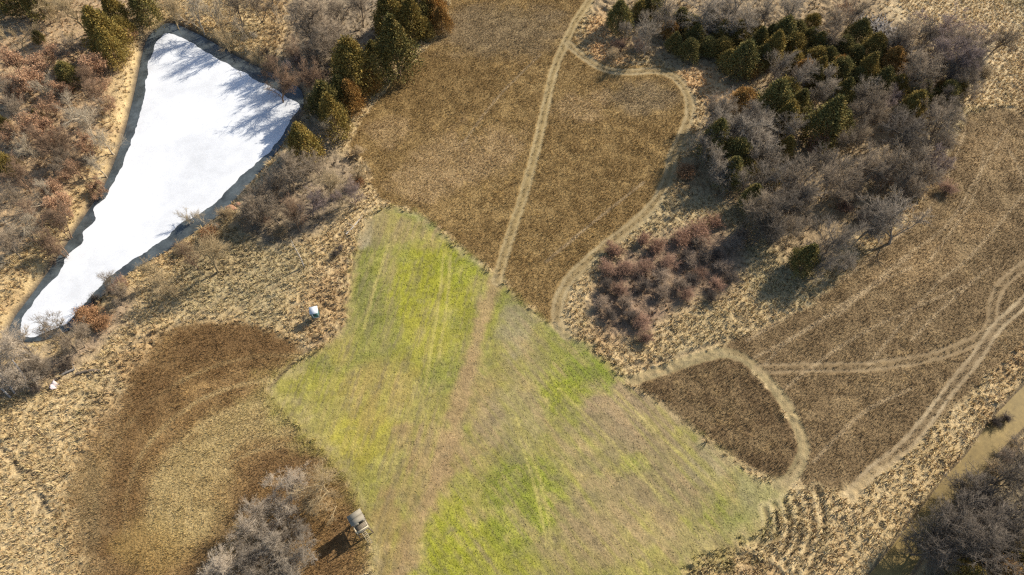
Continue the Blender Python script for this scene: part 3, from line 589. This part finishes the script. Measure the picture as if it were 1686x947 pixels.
# shrubs
L('s_red', '1150,382,62 1122,392,50 1082,406,44 1010,412,44 1060,395,36 1176,366,40')
L('s_plum', '1000,442,48 1030,442,48 1062,440,48 1056,530,52 1062,556,40 1100,432,44 1180,470,40 1152,452,40 1020,478,44 1130,486,40')
L('s_grey', '1190,440,44 1210,402,50 1222,386,40 1160,422,40 1120,470,40 1090,482,40 1030,500,40 990,500,40 1150,400,40 1090,456,40 1136,430,40')
L('s_dark', '1130,422,36 1060,470,36 1004,520,36 1140,460,36 1646,690,30 1664,684,28 552,418,22 560,408,18 1000,470,34 1180,420,36 1172,490,34 1205,460,36 1040,520,36')
L('s_rust', '146,520,54 168,532,44 344,386,42 130,510,34 1130,282,44 590,300,26')
L('s_plum', '196,470,46 1020,76,42 1052,76,40 510,128,46 1560,310,44 430,360,44 1390,340,40')
L('s_tan', '370,352,40 400,360,36 300,410,40 1010,90,36 1620,120,44 590,250,30 460,382,36')
L('s_tan', '1640,770,44 1612,806,44 1580,850,44 1672,732,40')
L('s_grey', '1660,752,40 1600,830,44 1556,880,44')
L('s_dark', '150,488,34 180,476,30 60,640,34 110,600,34 1420,360,36')

ZN = {'grey': 'bare grey tree', 'pale': 'bare pale-limbed tree', 'brown': 'bare brown tree', 'plum': 'bare purplish tree', 'silver': 'bare silvery tree', 'blond': 'bare straw-coloured tree', 'ash': 'bare ash-grey tree', 'dusk': 'bare dark grey tree', 'oak': 'rusty-leaved oak', 'cedar_green': 'dark green cedar', 'cedar_olive': 'olive green cedar', 'cedar_russet': 'russet-tinged cedar',
      's_red': 'reddish shrub', 's_plum': 'purplish shrub', 's_grey': 'grey shrub', 's_tan': 'tan shrub', 's_rust': 'rust-coloured shrub', 's_dark': 'dark shrub'}
def zone(x, y):
    if x < 262 and y < 450:
        return "in the pond's left wood, " + ('top end' if y < 70 else 'upper part' if y < 150 else 'middle part' if y < 240 else 'lower part' if y < 330 else 'bottom end'), 'trees in the wood left of the pond'
    if y < 140 and x < 600: return 'on the bank ' + ('directly above the pond' if x < 470 else 'between pond and cedar row'), 'trees above the pond'
    if 480 < x < 760 and y < 260: return 'in the row edging the brown field', 'trees in the row beside the brown field'
    if x < 160 and y > 480 and y < 700: return "at the pond's lower tip", 'trees at the tip of the pond'
    if x < 640 and y < 600: return "along the pond's right bank, " + ('upper stretch' if y < 300 else 'middle stretch' if x > 400 else 'lower stretch'), 'trees along the right bank of the pond'
    if x < 640: return 'in the thicket beside the wooden hunting stand', 'trees in the thicket by the hunting stand'
    if y > 650 and x > 1400: return 'beside the muddy creek', 'trees across the creek'
    if x < 1240 and y > 330: return 'in the scrub patch right of curving track, ' + ('top edge' if y < 400 else 'centre' if y < 460 else 'lower edge'), 'shrubs in the scrub patch'
    c = 'left' if x < 1150 else 'mid-left' if x < 1260 else 'middle' if x < 1370 else 'mid-right' if x < 1480 else 'right'
    r = 'top' if y < 60 else 'upper' if y < 140 else 'central' if y < 230 else 'lower' if y < 330 else 'bottom'
    return f'in the large right wood, {r} {c} part', 'trees in the right wood'
ORD = ['first', 'second', 'third', 'fourth', 'fifth', 'sixth', 'seventh', 'eighth', 'ninth', 'tenth', 'eleventh', 'twelfth', 'thirteenth', 'fourteenth', 'fifteenth', 'sixteenth']
T = [((('brown', 'pale', 'grey')[i % 3]) if k == 'grey' and cx < 262 and cy < 450 else k, cx, cy-(9 if k.startswith('cedar') and 1080 < cx < 1245 and 45 < cy < 118 else 0), w) for i, (k, cx, cy, w) in enumerate(T)]
cells = {}
for i, (k, cx, cy, w) in enumerate(T): cells.setdefault((k, zone(cx, cy)[0]), []).append(i)
rank = {}
for key, ids in cells.items():
    ids.sort(key=lambda i: T[i][1])
    for j, i in enumerate(ids): rank[i] = (j, len(ids))
R0 = np.random.default_rng(7)
used = set()
for i, (k, cx, cy, w) in enumerate(T):
    pr = PROTO[k][int(R0.integers(len(PROTO[k])))]
    shrub = k.startswith('s_')
    g = G(cx, cy, 3.0); _, _, dep = PX(g[0], g[1], 3.0)
    r = w/2/FPX*dep*((.93 if cx < 262 else 1.02) if not k.startswith('cedar') else ((1.02 if cy < 150 else 1.16) if cx > 900 else 1.04))*(.76 if shrub else 1)
    s = r/pr['r']; hs = s*R0.uniform(.92, 1.12)
    if k.startswith('cedar'): hs = s*R0.uniform(.9, 1.12)*((.70 if cy < 115 and cx < 1245 else .84) if cx > 900 else 1)
    else: hs = min(hs, 1.25 if not shrub else 1.0)*(1.22 if (cy < 135 and 270 < cx < 520) else 1)
    hgt = pr['h']*hs
    g = G(cx, cy, hgt*(.55 if not shrub else .4)); rz = R0.uniform(0, 2*math.pi)
    c, sn = math.cos(rz), math.sin(rz); ox, oy = pr['c'][0]*s, pr['c'][1]*s
    x, y = g[0]-(c*ox-sn*oy), g[1]-(sn*ox+c*oy)
    z = hz(x, y)
    e0 = pr['e']; e = e0 if e0.name not in used else e0.copy(); first = e is e0
    used.add(e0.name); COL.objects.link(e)
    e.location = (x, y, z); e.rotation_euler = (0, 0, rz); e.scale = (s, s, hs)
    for ch in pr['ch']:
        q = ch if first else ch.copy(); q.parent = e; COL.objects.link(q)
    zn, grp = zone(cx, cy); j, n = rank[i]
    lab = f'{ZN[k]} {zn}' + ('' if n == 1 else f', leftmost' if j == 0 else f', rightmost' if j == n-1 else f', {ORD[j]} from left')
    tag(e, lab, 'shrub' if shrub else 'tree', grp if not shrub else 'scrub bushes')

# ------------------------------------------------------------------ built and fallen things
M_board = mat('weathered_boards', (.40, .37, .31), noise=((3, .8, 1.15), (14, .85, 1.15)))
M_deck = mat('brown_deck_boards', (.20, .165, .12), noise=((5, .8, 1.2),))
M_lumber = mat('new_lumber', (.50, .42, .28), noise=((5, .85, 1.12),))
M_post = mat('dark_posts', (.16, .125, .09), noise=((5, .8, 1.2),))
M_roofp = mat('roof_panels', (.27, .235, .175), noise=((1.5, .88, 1.08), (9, .9, 1.1)))
M_darkin = mat('interior_shade', (.05, .05, .045))  # near-black colour for the shade inside the stand's cabin
M_white = mat('white_panel', (.56, .58, .60), rough=.5, spec=.3, noise=((2, .93, 1.03),))
M_teal = mat('teal_panel', (.05, .20, .19), rough=.6, spec=.3, noise=((4, .85, 1.12),))
M_glass = mat('dark_pane', (.012, .03, .035), rough=.15, spec=.5)
M_tarp = mat('pinkish_tarp', (.56, .47, .46), rough=.6, noise=((4, .9, 1.05),))
M_rock = mat('sandstone', (.36, .20, .12), noise=((2.5, .7, 1.3), (9, .85, 1.15)), bump=(4, .6, .1))
M_pale = mat('barkless_wood', (.48, .43, .37), noise=((3, .85, 1.12),))

# elevated wooden hunting stand beside the green plot
g = G(598, 870); st_ = empty('hunting_stand', (g[0], g[1], hz(*g)), math.radians(-57), .92)
tag(st_, 'tall wooden hunting stand with pale two-panel roof and open deck beside the grey thicket', 'hunting stand')
DU, DV, FZ = 1.15, .82, 2.25
for a in (-1, 1):
    for b in (-1, 1):
        MB().bar((a*DU*1.12, b*DV*1.14, -.15), (a*DU*.97, b*DV*.95, FZ), .13).build('leg', M_post, st_)
for b in (-1, 1):
    m = MB(); m.bar((-DU*1.08, b*DV*1.1, .25), (DU*.98, b*DV*.96, FZ-.2), .05, .09); m.bar((DU*1.08, b*DV*1.1+.06*b, .25), (-DU*.98, b*DV*.96+.06*b, FZ-.2), .05, .09); m.build('cross_brace', M_post, st_)
for a in (-1, 1):
    m = MB(); m.bar((a*(DU*1.1+.03), -DV*1.1, .25), (a*(DU+.03), DV*.98, FZ-.2), .05, .09); m.bar((a*(DU*1.1+.09), DV*1.1, .25), (a*(DU+.09), -DV*.98, FZ-.2), .05, .09); m.build('cross_brace', M_post, st_)
m = MB(); m.box((0, -DV, FZ+.02), (2*DU+.2, .09, .16)); m.box((0, DV, FZ+.02), (2*DU+.2, .09, .16)); m.box((0, 0, FZ+.02), (2*DU+.2, .09, .16)); m.build('joists', M_post, st_)
m = MB()
for i in range(12): m.box((-DU+.09+i*(2*DU-.18)/11, 0, FZ+.122), (.18, 2*DV+.16, .04))
m.build('deck', M_deck, st_)
cx0, cx1, WH = -DU, .02, 1.34; z0 = FZ+.145; cw = .035
for b in (-1, 1):
    m = MB(); yy = b*(DV-.02); m.box(((cx0+cx1)/2, yy, z0+.35), (cx1-cx0, cw, .70)); m.box(((cx0+cx1)/2, yy, z0+WH-.07), (cx1-cx0, cw, .14))
    for xx in (cx0+.07, cx1-.07): m.box((xx, yy, z0+.95), (.14, cw, .5))
    w_ = m.build('side_wall', M_board, st_)
m = MB(); m.box((cx0+.02, 0, z0+.35), (cw, 2*DV-.08, .70)); m.box((cx0+.02, 0, z0+WH-.07), (cw, 2*DV-.08, .14))
for b in (-1, 1): m.box((cx0+.02, b*(DV-.12), z0+.95), (cw, .16, .5))
m.build('rear_wall', M_board, st_)
m = MB(); m.box((cx1-.02, -.42, z0+.66), (cw, .72, 1.32)); m.box((cx1-.02, .64, z0+.66), (cw, .28, 1.32)); m.build('front_wall', M_board, st_)
MB().box((cx1-.035, .22, z0+.63), (.012, .56, 1.26)).build('door_opening', M_darkin, st_)  # dark sheet filling the doorway, painted shade of the cabin interior
zr = z0+WH; xm = (cx0+cx1)/2-.02
for xa, xb in ((cx0-.20, xm-.025), (xm+.025, cx1+.16)):
    m = MB(); V = []
    for t_ in (0, .05):
        for xx in (xa, xb): V += [(xx, -DV-.18, zr+.03+t_), (xx, DV+.20, zr+.22+t_)]
    m.add(V, [(0,1,3,2), (4,6,7,5), (0,2,6,4), (1,5,7,3), (0,4,5,1), (2,3,7,6)]); m.build('roof_panel', M_roofp, st_)
MB().bar((xm, -DV-.17, zr+.025), (xm, DV+.19, zr+.215), .12, .03).build('rafter', M_post, st_)
m = MB()
for xx, yy in ((DU-.04, -DV+.02), (DU-.04, DV-.02), (.70, -DV+.02), (.70, DV-.02)): m.box((xx, yy, FZ+.62), (.09, .09, .96))
m.build('railing_posts', M_lumber, st_)
m = MB(); m.box((DU-.02, 0, FZ+1.13), (.14, 2*DV+.2, .06)); m.box((.70, -DV-.01, FZ+1.131), (.76, .12, .055)); m.box((.70, DV+.01, FZ+1.131), (.76, .12, .055)); m.box((DU, 0, FZ+.66), (.05, 2*DV, .09)); m.build('railing', M_lumber, st_)
ld = MB(); ld.bar((DU+1.3, -.25, -.1), (DU+.08, -.25, FZ+.2), .07, .04); ld.bar((DU+1.3, .25, -.1), (DU+.08, .25, FZ+.2), .07, .04); lad = ld.build('ladder', M_lumber, st_)
for i in range(8):
    f = (i+.7)/8; MB().bar((DU+1.3-1.22*f, -.23, -.1+(FZ+.3)*f), (DU+1.3-1.22*f, .23, -.1+(FZ+.3)*f), .045).build('rung', M_lumber, lad)

# small white box blind in the tan grass
g = G(522, 523); bx = empty('box_blind', (g[0], g[1], hz(*g)), math.radians(14), .84)
tag(bx, 'small white box blind with teal front panel standing in tan grass', 'hunting blind')
BW, BD, B0, B1 = .62, .58, .9, 2.6
for a in (-1, 1):
    for b in (-1, 1): MB().bar((a*BW*1.05, b*BD*1.05, -.1), (a*BW*.9, b*BD*.9, B0), .09).build('leg', M_post, bx)
MB().box((0, 0, B0+.04), (2*BW+.06, 2*BD+.06, .08)).build('floor', M_post, bx)
for a in (-1, 1):
    w_ = MB().box((a*BW, 0, (B0+B1)/2+.05), (.04, 2*BD-.01, B1-B0-.08)).build('side_wall', M_teal, bx)
    MB().box((a*(BW+.024), 0, B1-.62), (.012, .7, .42)).build('window', M_glass, w_)
MB().box((0, BD, (B0+B1)/2+.05), (2*BW+.04, .04, B1-B0-.08)).build('rear_wall', M_white, bx)
fw = MB().box((0, -BD, (B0+B1)/2+.05), (2*BW+.04, .04, B1-B0-.08)).build('front_wall', M_teal, bx)
MB().box((.02, -BD-.024, B1-.62), (.62, .014, .46)).build('window', M_glass, fw)
m = MB(); m.box((-.36, -BD-.03, (B0+B1)/2+.05), (.16, .026, B1-B0-.1)); m.box((BW-.05, -BD-.03, (B0+B1)/2+.05), (.12, .026, B1-B0-.1)); m.box((.10, -BD-.031, B0+.16), (.80, .022, .22)); m.build('white_trim', M_white, fw)
m = MB(); V = []
for t_ in (0, .06):
    for xx in (-BW-.12, BW+.12): V += [(xx, -BD-.14, B1+.03+t_), (xx, BD+.12, B1+.16+t_)]
m.add(V, [(0,1,3,2), (4,6,7,5), (0,2,6,4), (1,5,7,3), (0,4,5,1), (2,3,7,6)]); m.build('roof', M_white, bx)

def stick(name, pts, r0, r1, m, label, cat, group=None, parent=None, branch=()):
    rng = np.random.default_rng(len(label)); Pn = np.array(pts, float)
    Ps = smooth(Pn, False, 3); k = len(Ps); R = np.linspace(r0, r1, k)
    v, f = tubes(Ps[None], R[None], 8, rng); parts = [(v, f)]
    for a, b, r in branch: v2, f2 = tubes(np.array([[a, (np.array(a)+np.array(b))/2+np.array([0, 0, .08]), b]], float), np.array([[r, r*.7, r*.35]]), 5, rng); parts.append((v2, f2))
    V, F = join(parts); c = V.mean(0)*np.array([1, 1, 0]) + np.array([0, 0, V[:, 2].min()])
    caps = []; o = obj(name, new_mesh(name, V-c, [F], mats=[m], smooth_=True), None, c); return tag(o, label, cat, group)
def at(x, y, z=0.0):
    g = G(x, y); return np.array([g[0], g[1], hz(*g)+z])
# thin standing snag whose long shadow crosses the grass
b = at(500, 438); stick('dead_snag', [b+(0, 0, -.2), b+(.05, .05, 2.6), b+(-.1, .05, 5), b+(-.15, .1, 6.9)], .10, .04, M_pale, 'thin pale standing snag with a long shadow left of the green plot', 'dead tree', branch=[(b+(.0, .05, 4.2), b+(.8, .2, 4.9), .03), (b+(-.1, .05, 5.2), b+(-.7, .1, 5.9), .025)])
# fallen wood near the pond tip
a, b = at(127, 618), at(168, 612); stick('fallen_log', [a+(0, 0, .22), (a+b)/2+(0, .25, .26), b+(0, 0, .22)], .20, .26, M_post, 'dark fallen log lying in tan grass right of the pinkish tarp', 'log', branch=[((a+b)/2+(0, .2, .3), (a+b)/2+(1.1, -.9, .35), .08), (a+(.6, 0, .3), a+(-.3, 1.0, .5), .07)])
a, b = at(92, 628), at(124, 610); stick('fallen_log', [a+(0, 0, .2), (a+b)/2+(0, .2, .3), b+(0, 0, .18)], .14, .18, M_wood_grey, 'grey crooked fallen log touching the pinkish tarp', 'log', branch=[((a+b)/2+(0, .2, .3), (a+b)/2+(.5, 1.0, .6), .06), (b, b+(-.4, .9, .5), .06)])
for (p, q, t) in (((28, 652), (6, 618), 'right'), ((20, 656), (-6, 632), 'left'), ((44, 626), (26, 596), 'upper')):
    a = at(*p); b = at(*q); stick('fallen_log', [a+(0, 0, .12), a*.5+b*.5+(.1, 0, .55), b+(0, 0, 1.1)], .15, .07, M_pale, {'right': 'pale barkless trunk leaning out of the brush, nearest the pinkish tarp', 'left': 'pale barkless trunk leaning at the photo edge below the pond tip', 'upper': 'pale barkless trunk in the brush just below the pond tip'}[t], 'log')
a, b = at(570, 386), at(592, 362); stick('fallen_log', [a+(0, 0, .15), (a+b)/2+(.2, 0, .3), b+(0, 0, .15)], .13, .08, M_pale, "pale fallen branch at the green plot's upper left tip", 'log', branch=[((a+b)/2+(.1, 0, .25), (a+b)/2+(-1.0, .5, .5), .05), (b, b+(.5, .8, .4), .05)])
g = G(397, 127, POND_Z); b = np.array([g[0], g[1], POND_Z]); stick('branch', [b+(0, 0, -.02), b+(-.1, .3, .5), b+(-.6, .5, .75)], .05, .03, M_post, 'small dark branch sticking up out of the pond ice', 'branch', branch=[(b+(-.1, .3, .5), b+(.3, .6, .8), .03)])
for p, t in (((1098, 112), 'leftmost of three thin dark posts above the curving track'), ((1129, 121), 'middle one of three thin dark posts above the curving track'), ((1140, 121), 'rightmost of three thin dark posts above the curving track')):
    b = at(*p); stick('post', [b+(0, 0, -.1), b+(.02, 0, .6), b+(.03, .02, 1.3)], .07, .06, M_post, t, 'post', 'thin dark posts')
# crumpled pinkish-white tarp
g = at(89, 637); n = 13; u, v = np.meshgrid(np.linspace(-1, 1, n), np.linspace(-1, 1, n)); 
hgt = .62*np.clip(1-np.abs(u*.9+v*.35), 0, 1)**1.2 + .22*vn(u*2.2, v*2.2, 8) + .02; V = np.stack([u*.66+.12*vn(u*2, v*2, 4), v*.55+.18*vn(u*1.5+3, v*1.5, 5), hgt], -1).reshape(-1, 3)
i = np.arange(n*n).reshape(n, n); F = np.stack([i[:-1, :-1], i[:-1, 1:], i[1:, 1:], i[1:, :-1]], -1).reshape(-1, 4)
o = obj('tarp', new_mesh('tarp', V, [F], mats=[M_tarp]), None, g); so = o.modifiers.new('thick', 'SOLIDIFY'); so.thickness = .012
o.rotation_euler = (0, 0, math.radians(-35)); tag(o, 'crumpled pinkish-white tarp lying at the brush edge near the pond tip', 'tarp')
# sandstone boulders on the pond's right bank
for j, (p, r, t) in enumerate((((381, 345), .75, 'largest orange sandstone boulder on the eroded right pond bank'), ((374, 352), .5, 'orange sandstone boulder left of the largest one on the pond bank'), ((392, 338), .45, 'small orange sandstone boulder right of the largest one on the pond bank'))):
    g = at(*p); rng = np.random.default_rng(80+j); th, ph = np.meshgrid(np.linspace(0, 2*math.pi, 14, False), np.linspace(.05, math.pi-.05, 9))
    rr = r*(.75+.5*vn(np.cos(th)*1.4+ph, np.sin(th)*1.4+j*3, 90+j)); V = np.stack([rr*np.sin(ph)*np.cos(th)*1.15, rr*np.sin(ph)*np.sin(th)*.85, rr*np.cos(ph)*.8], -1).reshape(-1, 3)
    F = [(a*14+b, (a+1)*14+b, (a+1)*14+(b+1) % 14, a*14+(b+1) % 14) for a in range(8) for b in range(14)]; F3 = [tuple(range(14))[::1]]
    tag(obj('boulder', new_mesh('boulder', V, [F, [tuple(range(14))], [tuple(range(125, 111, -1))]], mats=[M_rock]), None, g+(0, 0, r*.25)), t, 'boulder', 'boulders on the pond bank')
# heap of grey cut brush at the wood's top right
rng = np.random.default_rng(5); g = at(1452, 52); n = 260
c0 = rng.normal(size=(n, 2))*np.array([1.5, 3.0]); an = rng.normal(.9, .35, n); ln = rng.uniform(1.0, 3.2, n)
R_ = np.array([[math.cos(.6), -math.sin(.6)], [math.sin(.6), math.cos(.6)]]); c0 = c0 @ R_.T
zc = np.clip(1.1*np.exp(-(c0**2).sum(1)/9), .05, 2)*rng.uniform(.2, 1, n)+.08
d = np.stack([np.cos(an), np.sin(an), rng.normal(0, .18, n)], 1)*ln[:, None]/2; c3 = np.column_stack([c0, zc])
PP = np.stack([c3-d, c3+rng.normal(size=(n, 3))*.08, c3+d], 1); V, F = tubes(PP, np.stack([rng.uniform(.04, .13, n)]*3, 1)*np.array([1, .9, .6]), 5, rng)
V[:, 2] = np.maximum(V[:, 2], -.05); tag(obj('brush_pile', new_mesh('brush_pile', V, [F], mats=[M_wood_grey]), None, g), 'large heap of grey cut branches at the top of the right wood', 'brush pile')
# dead tree with a heavy trunk at the field corner, top right
pr = bare_proto(77, 1, 8, .75, .5); t, c = mesh_pair(pr, M_post)
e = empty('dead_tree', at(1628, 92), 2.1, 1.05); tag(e, 'dark heavy-limbed leafless tree standing at the tan corner, top right edge', 'dead tree', 'trees in the right wood')
obj('trunk', t, e); obj('crown', c, e)
